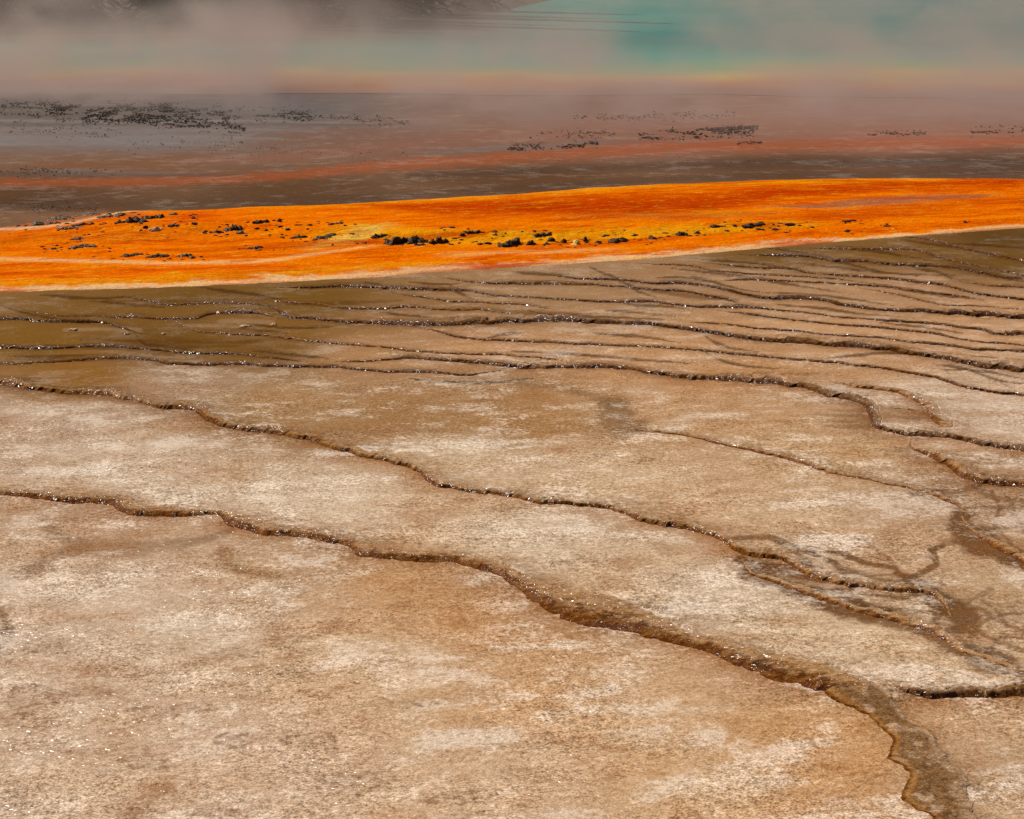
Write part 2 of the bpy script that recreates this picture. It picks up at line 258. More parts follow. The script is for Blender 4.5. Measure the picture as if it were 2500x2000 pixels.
def extend(P):
    P = [list(map(float, p)) for p in P]
    if P[0][0] <= 5:
        d = np.subtract(P[0], P[1]); k = 420 / max(20, abs(d[0])); P.insert(0, list(np.array(P[0]) + d * k * [1, .3] * (1 if len(d) == 2 else 1)) if len(d) == 2 else list(np.array(P[0]) + d * k * np.array([1, .3, 1, .3])))
    if P[-1][0] >= 2495:
        d = np.subtract(P[-1], P[-2]); k = 420 / max(20, abs(d[0])); P.append(list(np.array(P[-1]) + d * k))
    return P
V_ROW = np.array([0, .05, .12, .22, .34, .46, .56, .66, .75, .83, .9, .96, 1.0])
for i, r in enumerate(R):
    if 'pairs' in r:
        Q, q = resample(extend(r['pairs']), 2.2); foot, top = Q[:, :2].copy(), Q[:, 2:].copy()
        T = np.maximum(foot[:, 1] - top[:, 1], 6)
    else:
        foot, q = resample(extend(r['pts']), 2.2)
        T = np.asarray(r['T'], float) * (1.18 if r['pts'][0][1] < 900 else 1.6); T = T.repeat(2) if T.ndim == 0 else T
        T = np.interp(np.linspace(0, 1, len(q)), np.linspace(0, 1, len(T)), T) if T.ndim else np.full(len(q), float(T))
        tg = np.gradient(foot, axis=0); tg /= np.maximum(np.hypot(*tg.T), 1e-6)[:, None]
        nx = np.clip(-tg[:, 1] * -1, -1, 1)                       # steep runs also widen sideways
        top = foot + np.stack([np.clip(tg[:, 1], -.9, .9) * T * 1.6, -T], -1)
    wob = (fbm(q / 34, q * 0 + i * 3.1, 5, 3) - .5); sc = (fbm(q / 9, q * 0 + i * 7.7, 9, 2) - .5)
    foot[:, 1] += (wob * .6 + sc * .2) * np.minimum(T, 26) * .55
    top[:, 1] += (fbm(q / 40, q * 0 + i * 5.3, 25, 3) - .5) * np.minimum(T, 30) * .5
    thick = np.clip(.15 + 1.7 * fbm(q / 60, q * 0 + i * 2.3, 41, 4), .45, 1.5); top = foot + (top - foot) * thick[:, None] if 'pairs' not in r else top
    if r.get('wide'): foot[:, 0] += 26 * (fbm(q / 16, q * 0 + 2, 61, 5) - .5); top[:, 0] += 30 * (fbm(q / 14, q * 0 + 7, 62, 5) - .5)
    u = np.linspace(0, 1, len(q)); ln = q[-1]
    tap = np.ones(len(q))
    if not r['taper'][0]: tap *= sstep(0, min(90, ln * .3), q)
    if not r['taper'][1]: tap *= sstep(0, min(90, ln * .3), ln - q)
    F0 = unproj(foot[:, 0], foot[:, 1], 0); d = F0[:, 1]
    h = .37 * T * d / FPX * (.4 if r['dark'] == 0 else 1)
    h = np.minimum(h, r.get('hmax', .021))
    h = np.maximum(h * tap, .0025)
    if 'pairs' in r:
        top = foot + (top - foot) * (.2 + .8 * tap)[:, None]
        B = unproj(top[:, 0], top[:, 1], h)
    else:                                                          # rim width measured on the ground, square to its run
        k = 31; ker = np.hanning(k + 2)[1:-1]; ker /= ker.sum(); sm = np.stack([np.convolve(np.pad(F0[:, a], k // 2, 'edge'), ker, 'valid') for a in (0, 1)], -1)
        tg = np.gradient(sm, axis=0); tg /= np.maximum(np.hypot(*tg.T), 1e-9)[:, None]; ng = np.stack([-tg[:, 1], tg[:, 0]], -1)
        wg = .55 * T * thick * (.2 + .8 * tap) * d / FPX / np.sqrt(.30 * ng[:, 0] ** 2 + (ng[:, 1] * CAM_H / d) ** 2)
        B = np.c_[F0[:, :2] + ng * wg[:, None], h]
    kk = 41; kr = np.hanning(kk + 2)[1:-1]; kr /= kr.sum(); fs = np.stack([np.convolve(np.pad(F0[:, a], kk // 2, 'edge'), kr, 'valid') for a in (0, 1)], -1)
    tg_ = np.gradient(fs, axis=0); tg_ /= np.maximum(np.hypot(*tg_.T), 1e-9)[:, None]
    r['nrm'] = np.stack([-tg_[:, 1], tg_[:, 0]], -1)
    r.update(foot=F0, back=B, h=h * r.get('raise_', 1.0), hr=h, q=q, tap=tap, dpx=d / FPX)

# ------------------------------------------------------------------ ground sheet
def axis_rows():
    py = np.arange(2110, 236, -3.0)                                # fine rows while in view
    d = unproj(np.full(len(py), 1250.0), py)[:, 1]
    near = np.linspace(-25, d[0] - .15, 40); far = d[-1] * np.geomspace(1.02, 70, 44)
    return np.r_[near, d, far]
rows = axis_rows(); ca = np.r_[np.tan(np.radians(np.linspace(-80, -14.6, 26))), np.tan(np.radians(np.linspace(-14.4, 14.4, 980))), np.tan(np.radians(np.linspace(14.6, 80, 26)))]
YY, AA = np.meshgrid(rows, ca, indexing='ij')
XX = np.where(YY > 5, AA * YY, AA * 5.0)
G = np.stack([XX, YY, np.zeros_like(XX)], -1).reshape(-1, 3)
def on_ground(P):
    """height the rims add to the ground sheet at points P (N,2)"""
    H = np.zeros(len(P)); FRONT = np.zeros(len(P)); BK = np.zeros(len(P))
    for r in R:
        st = max(1, len(r['q']) // 420); B = r['back'][::st]; F = r['foot'][::st]; h = r['h'][::st]; tap = r['tap'][::st]; NR = r['nrm'][::st]
        allp = np.vstack([B, F]); Lb = 0.9
        lo = allp[:, :2].min(0) - Lb; hi = allp[:, :2].max(0) + Lb
        idx = np.nonzero((P[:, 0] > lo[0]) & (P[:, 0] < hi[0]) & (P[:, 1] > lo[1]) & (P[:, 1] < hi[1]))[0]
        for k in range(0, len(idx), 20000):
            ii = idx[k:k + 20000]; p = P[ii]
            Mx = (B[:, 0] + F[:, 0]) / 2; My = (B[:, 1] + F[:, 1]) / 2
            D = (p[:, None, 0] - Mx[None]) ** 2 + (p[:, None, 1] - My[None]) ** 2
            if 'pairs' in r: D = np.minimum((p[:, None, 0] - F[None, :, 0]) ** 2 + (p[:, None, 1] - F[None, :, 1]) ** 2, 1e9)
            j = D.argmin(1); n = NR[j]; w = np.maximum(((B[j, :2] - F[j, :2]) * n).sum(1), .01)
            s = ((p - F[j, :2]) * n).sum(1) - w
            off = np.abs(((p - F[j, :2]) * np.stack([n[:, 1], -n[:, 0]], -1)).sum(1)); off = np.where((j == 0) | (j == len(F) - 1), off, 0)
            wgt = np.exp(-(off / .12) ** 2)
            Ls = np.clip(14 * h[j], .12, .5)
            hh = np.where(s >= 0, h[j] * np.exp(-s / Ls), h[j] * np.clip(1 + 1.25 * s / w, 0, 1) ** 1.5 - np.where(s > -w, .004, 0))
            H[ii] = np.maximum(H[ii], hh * wgt) + np.where((s < 0) & (s > -w), -.003, 0) * wgt
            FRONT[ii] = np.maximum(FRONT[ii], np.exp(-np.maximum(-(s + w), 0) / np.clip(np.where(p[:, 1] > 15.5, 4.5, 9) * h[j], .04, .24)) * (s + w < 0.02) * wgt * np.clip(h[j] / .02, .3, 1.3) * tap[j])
            BK[ii] = np.maximum(BK[ii], np.exp(-np.maximum(s, 0) / np.clip(np.where(p[:, 1] > 15.5, 4, 7) * h[j], .04, .16)) * (s > -.02) * wgt * tap[j])
    return H, FRONT, BK
H, FRONT, BK = on_ground(G[:, :2])
GX, GY = proj(G)
nearw = sstep(31, 18, G[:, 1])
G[:, 2] = H + nearw * (.006 * (fbm(G[:, 0] * 2.2, G[:, 1] * 2.2, 3, 4) - .5) + .003 * (fbm(G[:, 0] * 14, G[:, 1] * 14, 8, 3) - .5))

CT = [(100,1900,198,168,138,1),(600,1850,204,172,142,1),(1200,1900,202,168,134,1),(1700,1900,202,164,124,1),(2050,1900,194,148,102,1),(2450,1900,188,154,120,1),
 (100,1600,198,170,143,1),(500,1550,200,172,143,1),(900,1600,202,168,132,1),(1300,1650,196,154,112,1),(1600,1700,204,168,130,1),(1950,1780,196,150,104,1),(1200,1510,192,146,102,1),(700,1400,187,152,118,1),(300,1450,202,174,147,1),(150,1300,187,154,124,1),(1000,1430,190,146,102,1),
 (300,1120,202,177,150,1),(800,1210,208,183,154,1),(1300,1320,206,180,150,1),(1700,1450,206,180,150,1),(2050,1560,206,177,143,1),(2300,1620,202,170,135,1),(1100,1100,206,177,143,1),(1500,1180,202,170,135,1),(1900,1300,200,167,132,1),(2200,1350,188,152,118,1),
 (700,1000,167,130,90,1),(1000,1020,160,120,80,1),(1300,1010,174,132,88,1),(1200,950,164,125,88,.9),(1700,1020,187,147,108,1),(2000,1100,192,155,115,1),(100,1060,187,157,130,1),(450,940,170,140,113,.8),
 (200,910,128,100,68,.2),(100,830,115,92,58,.1),(400,840,100,78,45,.1),(600,850,106,83,51,.1),(700,810,118,94,67,.2),(900,860,162,134,107,.5),(1200,850,176,147,121,.6),(1600,880,178,149,123,.6),
 (300,760,112,90,64,.15),(500,720,105,85,58,.15),(800,730,105,85,55,.15),(1000,770,138,112,86,.3),(1300,720,150,126,100,.3),(1500,680,148,124,102,.3),(1900,700,162,137,114,.3),(2200,700,166,139,116,.3),(2400,800,182,153,127,.4),(2000,800,182,153,127,.4),(2400,640,102,82,57,.2),(2200,620,112,90,67,.2),(2450,580,88,70,52,.2),
 (1900,620,106,86,66,.2),(2400,1020,204,177,150,.8),(2400,1250,173,138,106,.9),(2450,1450,188,154,118,1),(1800,900,172,142,114,.7),
 (100,480,84,66,56,.2),(700,470,86,68,56,.2),(1300,440,88,68,56,.2),(1900,410,92,72,62,.2),(2400,400,94,76,70,.2),(300,405,112,88,76,.2),(900,350,122,92,80,.2),(300,340,122,112,110,.1),(1600,350,132,96,82,.2),(2200,340,146,104,88,.2),(600,270,108,102,102,.1),(1500,290,140,110,98,.1),(2300,290,148,112,98,.1),(100,240,110,100,95,.1)]  # far-left greys carry the wet flat's sheen, painted in as colour
CT = np.array(CT, float)
for k_ in range(len(CT)):
    y_ = CT[k_, 1]; lum = CT[k_, 2:5].mean()
    CT[k_, 2:5] *= (1.005, 1.0, 1.0) if y_ >= 930 else ((1.07, .97, .84) if lum > 105 else (1.08, .94, .58)) if y_ > 530 else (1.10, .98, .82) if y_ > 390 else (1, 1, .98)
CT[:, 2:5] = np.minimum(CT[:, 2:5], 240); ccol = lin(CT[:, 2:5]) / E
def rbf(px, py):
    num = np.zeros((len(px), 4)); den = np.zeros(len(px))
    for k in range(len(CT)):
        sc = np.interp(CT[k, 1], [300, 600, 1000, 2000], [.35, .45, .8, 1.0])
        w = 1 / (((px - CT[k, 0]) / 1.7) ** 2 + ((py - CT[k, 1]) / sc * 1.25) ** 2 + 900) ** 1.6
        num[:, :3] += w[:, None] * ccol[k]; num[:, 3] += w * CT[k, 5]; den += w
    return num / den[:, None]
wx = 120 * (fbm(G[:, 0] * 1.2, G[:, 1] * 1.2, 31, 4) - .5); wy = 60 * (fbm(G[:, 0] * 1.5, G[:, 1] * 1.1, 37, 4) - .5) * np.clip((GY + 100) / 1500, 0, 1)
gyc = np.clip(GY, 240, 2100); gxc = np.clip(GX, -200, 2700)
tone = rbf(gxc + wx, gyc + wy)
bias = np.zeros(len(G))
def stroke(pts, hw, col, amt, soft=1.0, dryv=None, rough=.6):
    """a stain lying on the ground, traced from the photograph"""
    P, q = resample(pts, 5); hwv = np.interp(np.linspace(0, 1, len(q)), np.linspace(0, 1, len(hw)), hw) if isinstance(hw, list) else np.full(len(q), float(hw))
    m = max(hwv) * 2.6
    idx = np.nonzero((GX > P[:, 0].min() - 2 * m) & (GX < P[:, 0].max() + 2 * m) & (GY > P[:, 1].min() - m) & (GY < P[:, 1].max() + m))[0]
    for k in range(0, len(idx), 20000):
        ii = idx[k:k + 20000]
        D = ((GX[ii, None] - P[None, :, 0]) * .6) ** 2 + (GY[ii, None] - P[None, :, 1]) ** 2
        j = D.argmin(1); dd = np.sqrt(D[np.arange(len(ii)), j]) / hwv[j]
        nz = fbm(G[ii, 0] * 8, G[ii, 1] * 9, 77, 6) - .5
        f = sstep(1 + .6 * soft, 1 - .6 * soft, dd + nz * rough * 2) * amt
        if col is None: bias[ii] = np.maximum(bias[ii], f); continue
        tone[ii, :3] = tone[ii, :3] * (1 - f[:, None]) + (lin(col) / E) * f[:, None]
        if dryv is not None: tone[ii, 3] = tone[ii, 3] * (1 - f) + dryv * f
# dark wet stains on the sand
GB, BR = (120, 84, 54), (140, 95, 52)
stroke([(-60,1470),(0,1430),(70,1393),(133,1361),(203,1338)], 14, (132,98,68), .6)
stroke([(100,1268),(122,1290),(150,1310),(203,1325),(290,1340),(406,1331),(493,1320),(560,1296)], [10,14,18,16,10,7], (140,106,76), .6)
stroke([(130,1360),(200,1345),(300,1345)], 22, (160,122,90), .6)
stroke([(545,1346),(562,1381),(609,1393),(680,1408)], 9, (142,100,60), .55)
stroke([(-20,1480),(8,1500),(20,1535),(2,1580),(-20,1600)], 9, (120,88,58), .7, .8, None, 1.2)
stroke([(300,2010),(345,1960),(400,1920)], 14, (150,108,72), .55)
stroke([(1250,932),(1383,950),(1440,965),(1500,990)], 9, (135,100,66), .6)
stroke([(1500,985),(1505,1010),(1520,1045),(1560,1040)], [18,26,16], (124,92,58), .7)
stroke([(800,1060),(1000,1035),(1250,1045),(1480,1040)], [22,32,30,14], (150,108,64), .5, 1.4)
stroke([(800,1030),(1000,990),(1300,985)], 26, (158,118,76), .4, 1.4)
for pts, hw, a in [([(1810,1365),(1850,1400),(1900,1425)], [12,32,16], .75), ([(1830,1385),(1950,1400),(2010,1420)], [20,26,10], .6), ([(1900,1425),(1984,1452),(2090,1488),(2205,1522),(2300,1560),(2400,1610),(2500,1655)], [14,26,22,14,28,22], .6),
    ([(1780,1325),(1880,1318),(1950,1345),(2020,1372)], 6, .6), ([(1980,1352),(2050,1356),(2120,1380),(2180,1390),(2215,1415)], 7, .65), ([(2020,1372),(2070,1395),(2150,1420),(2220,1425)], 6, .5), ([(2030,1375),(2060,1410),(2080,1435)], 6, .45),
    ([(2195,1405),(2225,1418),(2250,1440),(2300,1475),(2340,1500),(2360,1540)], [10,18,16,22,30,20], .72), ([(2220,1415),(2260,1395),(2285,1375),(2275,1345),(2300,1335)], [9,8,7,5], .65), ([(2310,1330),(2380,1325),(2410,1345)], 6, .4),
    ([(2060,1480),(2110,1495)], 26, .55), ([(2340,1490),(2400,1490),(2430,1510),(2500,1545)], 6, .45), ([(2400,1470),(2440,1500),(2460,1530)], 5, .45), ([(2380,1540),(2440,1570),(2520,1600)], 7, .45), ([(2350,1480),(2420,1440)], 5, .35),
    ([(2230,1205),(2330,1200),(2385,1185),(2400,1165)], 7, .5), ([(2385,1190),(2420,1215),(2500,1222)], 6, .4), ([(2330,1245),(2400,1240),(2460,1240),(2500,1235)], 6, .45), ([(2345,1260),(2350,1290),(2390,1320),(2450,1350),(2510,1380)], [16,30,22,18], .7), ([(2400,1285),(2450,1290),(2510,1278)], 5, .4),
    ([(2250,1440),(2210,1460),(2120,1452),(2040,1440)], 6, .5), ([(2260,1450),(2290,1500),(2270,1545)], 9, .55), ([(2130,1500),(2200,1490),(2290,1500)], 7, .45), ([(2090,1330),(2150,1350),(2200,1400)], 4, .4), ([(1900,1330),(1960,1370),(2000,1420)], 5, .45), ([(2420,1200),(2440,1240),(2430,1285),(2470,1330)], 4, .45), ([(2460,1215),(2480,1260),(2500,1300)], 4, .4), ([(2370,1560),(2400,1520),(2460,1500),(2510,1500)], 5, .5), ([(2410,1600),(2440,1560),(2500,1560)], 5, .4), ([(2050,1395),(2100,1412),(2180,1405)], 4, .45), ([(2300,1320),(2370,1310)], 4, .3), ([(1640,1265),(1700,1285)], 8, .2)]:
    stroke(pts, [h_ * .9 for h_ in hw] if isinstance(hw, list) else hw * .9, (112, 76, 44), min(.95, a * 1.35), .5, None, .8)
for y, x0, x1 in [(985,1990,2095),(1003,2020,2105),(1015,1990,2118),(1030,1960,2120),(1042,2010,2125),(1100,2140,2215),(1112,2160,2240),(1130,2220,2300),(1010,2170,2260),(1025,2180,2270)]:
    stroke([(x0, y - 3), ((x0 + x1) / 2, y), (x1, y)], [2, 4, 7], (128, 98, 72), .5, 1.2)
mottle = np.zeros(len(G))
def blotch(cx, cy, w, h, a):
    idx = np.nonzero((np.abs(GX - cx) < 2 * w) & (np.abs(GY - cy) < 2.4 * h))[0]
    ax, ay = (GX[idx] - cx) / w, (GY[idx] - cy) / h
    rr = np.hypot(ax, ay) + 1.3 * (fbm(G[idx, 0] * 16, G[idx, 1] * 12, 71, 4) - .5)
    mottle[idx] = np.maximum(mottle[idx], a * sstep(1.15, .75, rr) * (.35 + .65 * sstep(.2, .9, rr)))
for cx, cy, w, h in [(375,1738,72,15),(480,1730,60,13),(570,1810,66,20),(360,1862,80,22),(760,1805,70,20),(850,1905,85,28),(550,1985,85,14),(290,1640,90,18),(120,1585,60,14),(570,1595,60,14),(1110,1950,80,18),(820,1522,46,9),(1140,1985,60,10),(230,1690,70,16),(640,1640,90,12),(80,1700,70,30),(960,1720,80,14),(720,1560,60,10),(60,1760,60,26)]:
    blotch(cx, cy, w, h, .75)
for cx, cy, w, h in [(1850,1385,60,40),(1930,1405,70,22),(2090,1488,60,26),(2330,1500,50,40),(2440,1520,80,60),(2350,1285,45,36),(1500,1010,50,40),(2400,1345,60,22),(2250,1430,50,24)]:
    blotch(cx, cy, w, h, .7)
for cx, cy, w, h in [(1480,1735,150,16),(1420,1700,70,14),(1330,1580,110,9),(1560,1790,60,16),(1730,1735,60,12),(1840,1910,90,40),(1660,1810,80,16),(1980,1230,90,8),(2050,1320,70,14),(1120,1720,90,18),(1150,1800,80,22),(1960,1820,60,14),(1250,1700,60,10),(900,1100,120,12),(1180,1090,160,12),(2420,1930,50,20),(2440,1880,40,10),(1620,1940,60,20),(660,1440,90,10),(420,1525,120,10),(300,1085,150,14),(130,1150,120,12)]:
    stroke([(cx - w, cy + h * .4), (cx, cy), (cx + w, cy - h * .5)], h, None, .18, 1.5, None, 1.6)
# thin dark seams between the rims
for pts in [[(1600,678),(1683,679),(1740,690),(1800,708),(1850,716)],[(1440,652),(1470,666),(1520,690),(1560,712),(1600,726)],[(1500,735),(1560,748),(1620,748),(1690,756)],[(1290,760),(1330,772),(1400,776),(1500,779),(1620,783)],[(1850,600),(1950,618),(2050,640),(2150,664),(2240,676)],[(1950,642),(2050,656),(2180,669),(2330,674)],[(2100,690),(2200,706),(2300,722),(2400,733)],
    [(600,790),(700,800),(820,797)],[(330,815),(352,840),(400,847),(470,858)],[(220,735),(300,742),(400,752)],[(0,745),(60,765),(140,782),(230,792)],[(1180,835),(1225,818),(1290,812)],[(1720,820),(1750,838),(1790,852),(1850,862)],[(2000,882),(2090,868),(2180,862),(2260,868)],[(2040,604),(2120,612),(2220,628),(2280,640)],[(1700,632),(1800,640),(1900,652)],[(1640,655),(1750,668),(1850,682),(1960,700),(2050,715)],
    [(1850,716),(1950,722),(2050,730),(2180,748)],[(1900,745),(2000,752),(2100,768),(2200,775)],[(2150,790),(2250,800),(2350,815)],[(1450,815),(1560,822),(1660,838)],[(1100,700),(1130,720),(1160,735)],[(880,690),(930,700),(960,715)],[(1000,690),(1060,696),(1120,694)],[(1250,665),(1330,670),(1400,672)],[(480,700),(560,712),(640,722),(700,738)],[(100,720),(220,728),(330,724)],[(540,800),(620,806),(700,815)],[(0,870),(120,872),(260,866)],[(620,858),(720,868),(800,876)],
    [(1480,760),(1560,765),(1650,775)],[(2330,650),(2400,668),(2500,690)],[(2200,585),(2300,600),(2400,600),(2500,606)],[(2230,655),(2300,668),(2330,690)],[(920,760),(990,772),(1060,778)],[(2280,890),(2350,900),(2440,930),(2500,938)],[(2300,905),(2380,905),(2500,925)],[(1250,860),(1400,866),(1560,880),(1680,888)],[(1720,860),(1760,880),(1820,895),(1900,905)],[(1000,925),(1150,935),(1300,925)]]:
    stroke(pts, [1.5, 4, 3.5, 1.5], (70, 42, 16), .75, .5, None, .7)
for x0_, y0_, x1_, y1_, w_ in [(0,846,600,846,6),(0,880,420,870,5),(250,735,700,730,5),(700,745,980,735,6),(200,830,640,835,7),(1200,760,1420,770,6),(1150,690,1400,690,4),(1560,705,1800,735,7)]:
    stroke([(x0_, y0_), ((x0_ + x1_) / 2, (y0_ + y1_) / 2 + 2), (x1_, y1_)], [w_ * .4, w_, w_ * .4], (84, 50, 14), .55, 1.2, None, 1.0)
for x0_, y0_, w_, h_ in [(1330,705,90,5),(1430,716,70,4),(1650,700,60,4),(1900,705,90,5),(2060,720,120,6),(1980,660,90,4),(2250,735,90,5),(1300,745,80,4),(1090,725,70,4),(2120,775,140,5),(1850,775,120,5),(1550,770,110,5),(2400,790,80,5),(600,785,60,5),(520,797,60,4),(250,805,90,4)]:
    stroke([(x0_ - w_, y0_), (x0_, y0_ - 1), (x0_ + w_, y0_ + 3)], h_, (166, 132, 100), .45, 1.2, None, .9)
# films of water on the far flat, grey sky reflection painted into their colour
for k_ in range(17):
    yy_ = 252 + 100 * _h(np.array(k_), np.array(5), 3); xe = np.interp(yy_, [250, 300, 330, 352], [420, 980, 780, 500]) + 140 * (vnoise(k_ * 1.7, 3.0) - .5)
    stroke([(-220, yy_ - 4), (xe * .3, yy_ + 2), (xe * .6, yy_ - 1), (xe, yy_ + 4)], [2, 5.5, 2, 4, 1], (128, 118, 114) if k_ % 3 else (104, 94, 88), .75, .9, .05, .7)
for x0_, y0_, x1_ in [(1000,372,1250),(1060,366,1420),(1150,360,1520),(1350,348,1560),(0,418,360),(100,426,520),(1900,402,2520)]:
    stroke([(x0_, y0_), ((x0_ + x1_) / 2, y0_ - 2), (x1_, y0_ - 6)], [1, 3.5, 1], (116, 104, 98), .8, .8, .05, .6)
# far flat: rust streaks and dark bands
stroke([(-200,446),(0,447),(400,443),(700,428),(900,408),(1250,385),(1500,368),(1800,356),(2600,345)], [9,9,10,12,14,14,14,10], (166,82,42), .62, 1.6, None, 1.0)
stroke([(330,395),(700,385),(1000,352),(1300,325),(1700,312),(2600,330)], [1,14,22,22,22,20], (152,98,78), .35, 1.6, None, .8)
stroke([(-200,500),(300,505),(800,490),(1250,462),(1700,436),(2600,420)], [18,18,10,8,10,14], (78,60,48), .5, 1.2, None, .3)
stroke([(1000,430),(1500,410),(2100,395),(2600,400)], [6,9,14,14], (76,60,50), .55, 1.4, None, .3)
stroke([(-200,428),(0,424),(300,428),(600,428)], [8,7,5,3], (88,74,66), .5, 1.2, None, .3)
stroke([(-100,520),(120,530),(250,520)], [14,16,8], (150,110,84), .4, 1.3, None, .4)
df = sstep(75, 100, G[:, 1])[:, None]; tone[:, :3] = tone[:, :3] * (1 - df) + lin((64, 60, 46)) * df  # beyond the pool: forest floor, with the trees' shade put into its colour
# algae staining along the rims
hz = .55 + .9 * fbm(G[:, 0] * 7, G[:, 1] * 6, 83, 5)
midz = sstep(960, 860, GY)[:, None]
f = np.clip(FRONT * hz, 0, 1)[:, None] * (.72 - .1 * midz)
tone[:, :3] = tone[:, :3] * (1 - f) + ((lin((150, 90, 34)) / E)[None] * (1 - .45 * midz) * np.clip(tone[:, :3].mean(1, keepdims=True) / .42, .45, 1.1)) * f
b = np.clip(BK * hz, 0, 1)[:, None] * .55
tone[:, :3] = tone[:, :3] * (1 - b) + (lin((140, 98, 60)) / E * np.clip(tone[:, :3].mean(1, keepdims=True) / .42, .4, 1.1)) * b
me = mesh_np('ground', G, grid_faces(*YY.shape), M_ground, cols={'tone': np.clip(tone[:, :3], .01, .8)}, attrs={'dry': tone[:, 3], 'mottle': mottle, 'bias': bias})
obj('ground', me, kind='structure', label='tan and brown wet mineral ground with shallow terraces')

# ------------------------------------------------------------------ rim meshes
for i, r in enumerate(R):
    F, B, h, q, tap = r['foot'], r['back'], r['hr'], r['q'], r['tap']; n = len(q); wide = r.get('wide', 0)
    v = V_ROW if not wide else np.linspace(0, 1, 90)
    if 'pairs' in r and not wide: v = np.unique(np.r_[np.linspace(0, .6, 12), np.linspace(.6, 1, 12)])
    VV = np.broadcast_to(v, (n, len(v))); QQ = np.broadcast_to(q[:, None], VV.shape)
    XY = B[:, None, :2] + (F[:, None, :2] - B[:, None, :2]) * VV[..., None]
    if wide:
        prof = sstep(0, .12, VV) * (1 - sstep(.75, 1, VV) * .6) * .8
    else:
        lip = np.clip(.50 + .9 * (fbm(QQ / 60, QQ * 0, i, 3) - .5), .12, .86)
        prof = (1 + .03 * np.sin(np.clip(VV / lip, 0, 1) * np.pi)) * (1 - sstep(lip, 1.0, VV)) - .12 * (VV < .01)
    xs, ys = XY[..., 0], XY[..., 1]
    lump = (fbm(xs * 34, ys * 26, 3 + i, 4) - .5) * .55 + (fbm(xs * 11, ys * 7, 51 + i, 3) - .5) * .35
    Z = h[:, None] * (prof + lump * np.sin(np.clip(VV * .96 + .02, 0, 1) * np.pi) * (.75 if not wide else .9))
    Z[:, 0] = h * (1 if not wide else 0) - .005; Z[:, -1] = -.006
    Vt = np.stack([xs, ys, Z], -1).reshape(-1, 3)
    bx, by = proj(B); rc = rbf(np.clip(bx, -200, 2700), np.clip(by, 240, 2100))[:, :3] * .92
    if wide: rc = rc * 0 + lin((152, 112, 72)) / E
    rcol = np.repeat(rc, len(v), 0)
    if wide:
        g0 = rbf(np.clip(bx, -200, 2700), np.clip(by, 240, 2100))[:, :3]; kf = sstep(.02, .3, VV + .35 * (fbm(xs * 20, ys * 14, 5, 4) - .5))[..., None]
        sp_ = fbm(xs * 55, ys * 34, 15, 4); sp2 = fbm(xs * 17, ys * 11, 25, 4)
        rw = rc[:, None] * (.55 + .9 * sp_ * (.6 + .8 * sp2))[..., None] * (1 - .55 * sstep(.55, .68, sp_))[..., None] + lin((190, 170, 150)) * (.5 * sstep(.56, .72, sp2))[..., None]
        rcol = (g0[:, None] * (1 - kf) + rw * kf).reshape(-1, 3)
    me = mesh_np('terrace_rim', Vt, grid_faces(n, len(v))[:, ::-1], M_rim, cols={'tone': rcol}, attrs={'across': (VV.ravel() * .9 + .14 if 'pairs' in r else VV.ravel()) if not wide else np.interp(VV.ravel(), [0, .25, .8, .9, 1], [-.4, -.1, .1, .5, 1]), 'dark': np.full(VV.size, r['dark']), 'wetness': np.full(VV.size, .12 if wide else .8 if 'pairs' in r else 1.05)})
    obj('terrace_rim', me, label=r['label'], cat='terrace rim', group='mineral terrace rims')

# ------------------------------------------------------------------ orange mat (a wide sheet of bacteria in the runoff channel)
NE = np.array([(-500,729),(-250,722),(0,714),(148,709),(334,704),(482,699),(631,692),(750,686),(861,681),(973,673),(1084,664),(1232,654),(1381,645),(1550,634),(1767,615),(1976,596),(2143,583),(2310,570),(2500,557),(2750,540),(3050,520)], float)
FE = np.array([(-500,590),(-250,578),(0,562),(100,550),(200,536),(320,521),(480,521),(631,511),(750,506),(936,493),(1084,484),(1250,475),(1424,461),(1656,449),(1888,440),(2120,436),(2500,438),(2750,442),(3050,448)], float)
nu, nw = 1500, 150
pxu = np.linspace(-480, 3000, nu)
ne = np.interp(pxu, NE[:, 0], NE[:, 1]) + 2.5 * (fbm(pxu / 60, pxu * 0, 4, 4) - .5); fe = np.interp(pxu, FE[:, 0], FE[:, 1]) + 3 * (fbm(pxu / 80, pxu * 0, 14, 4) - .5) + 10 * (fbm(pxu / 40, pxu * 0, 24, 3) - .5) * sstep(420, 200, pxu)
ww = np.linspace(0, 1, nw)                                           # 0 near edge, 1 far edge
N3 = unproj(pxu, ne); F3 = unproj(pxu, fe)
UU, WW = np.meshgrid(np.arange(nu), ww, indexing='ij')
ROCKLINE = np.interp(pxu, [0, 300, 600, 1000, 1300, 1700, 2000, 2500], [600, 585, 570, 590, 590, 572, 560, 540])
rl = unproj(pxu, ROCKLINE)
PT = N3[:, None] + (F3 - N3)[:, None] * WW[..., None]
dist_rl = PT[..., 1] - rl[:, None, 1]
amp = np.interp(pxu, [0, 300, 700, 1600, 2000, 2400], [.4, 1, 1, 1, .5, .1])[:, None]
zz = .006 + .022 * sstep(0, .10, WW) * sstep(1, .95, WW) + .05 * amp * sstep(-.35, .45, dist_rl) * sstep(4.5, .6, dist_rl) + .035 * (fbm(PT[..., 0] * 1.1, PT[..., 1] * 1.6, 6, 4) - .5) * sstep(0, .06, WW) * sstep(1, .9, WW)
zz += .03 * amp * (fbm(PT[..., 0] * 6, PT[..., 1] * 3, 66, 3) - .45) * np.exp(-(dist_rl / .8) ** 2)
zz[:, 0] = .0; zz[:, -1] = -.01
PT[..., 2] = zz
MX, MY = np.broadcast_to(pxu[:, None], WW.shape), ne[:, None] + 0 * WW
MX, MY = proj(np.stack([PT[..., 0], PT[..., 1], 0 * zz], -1))
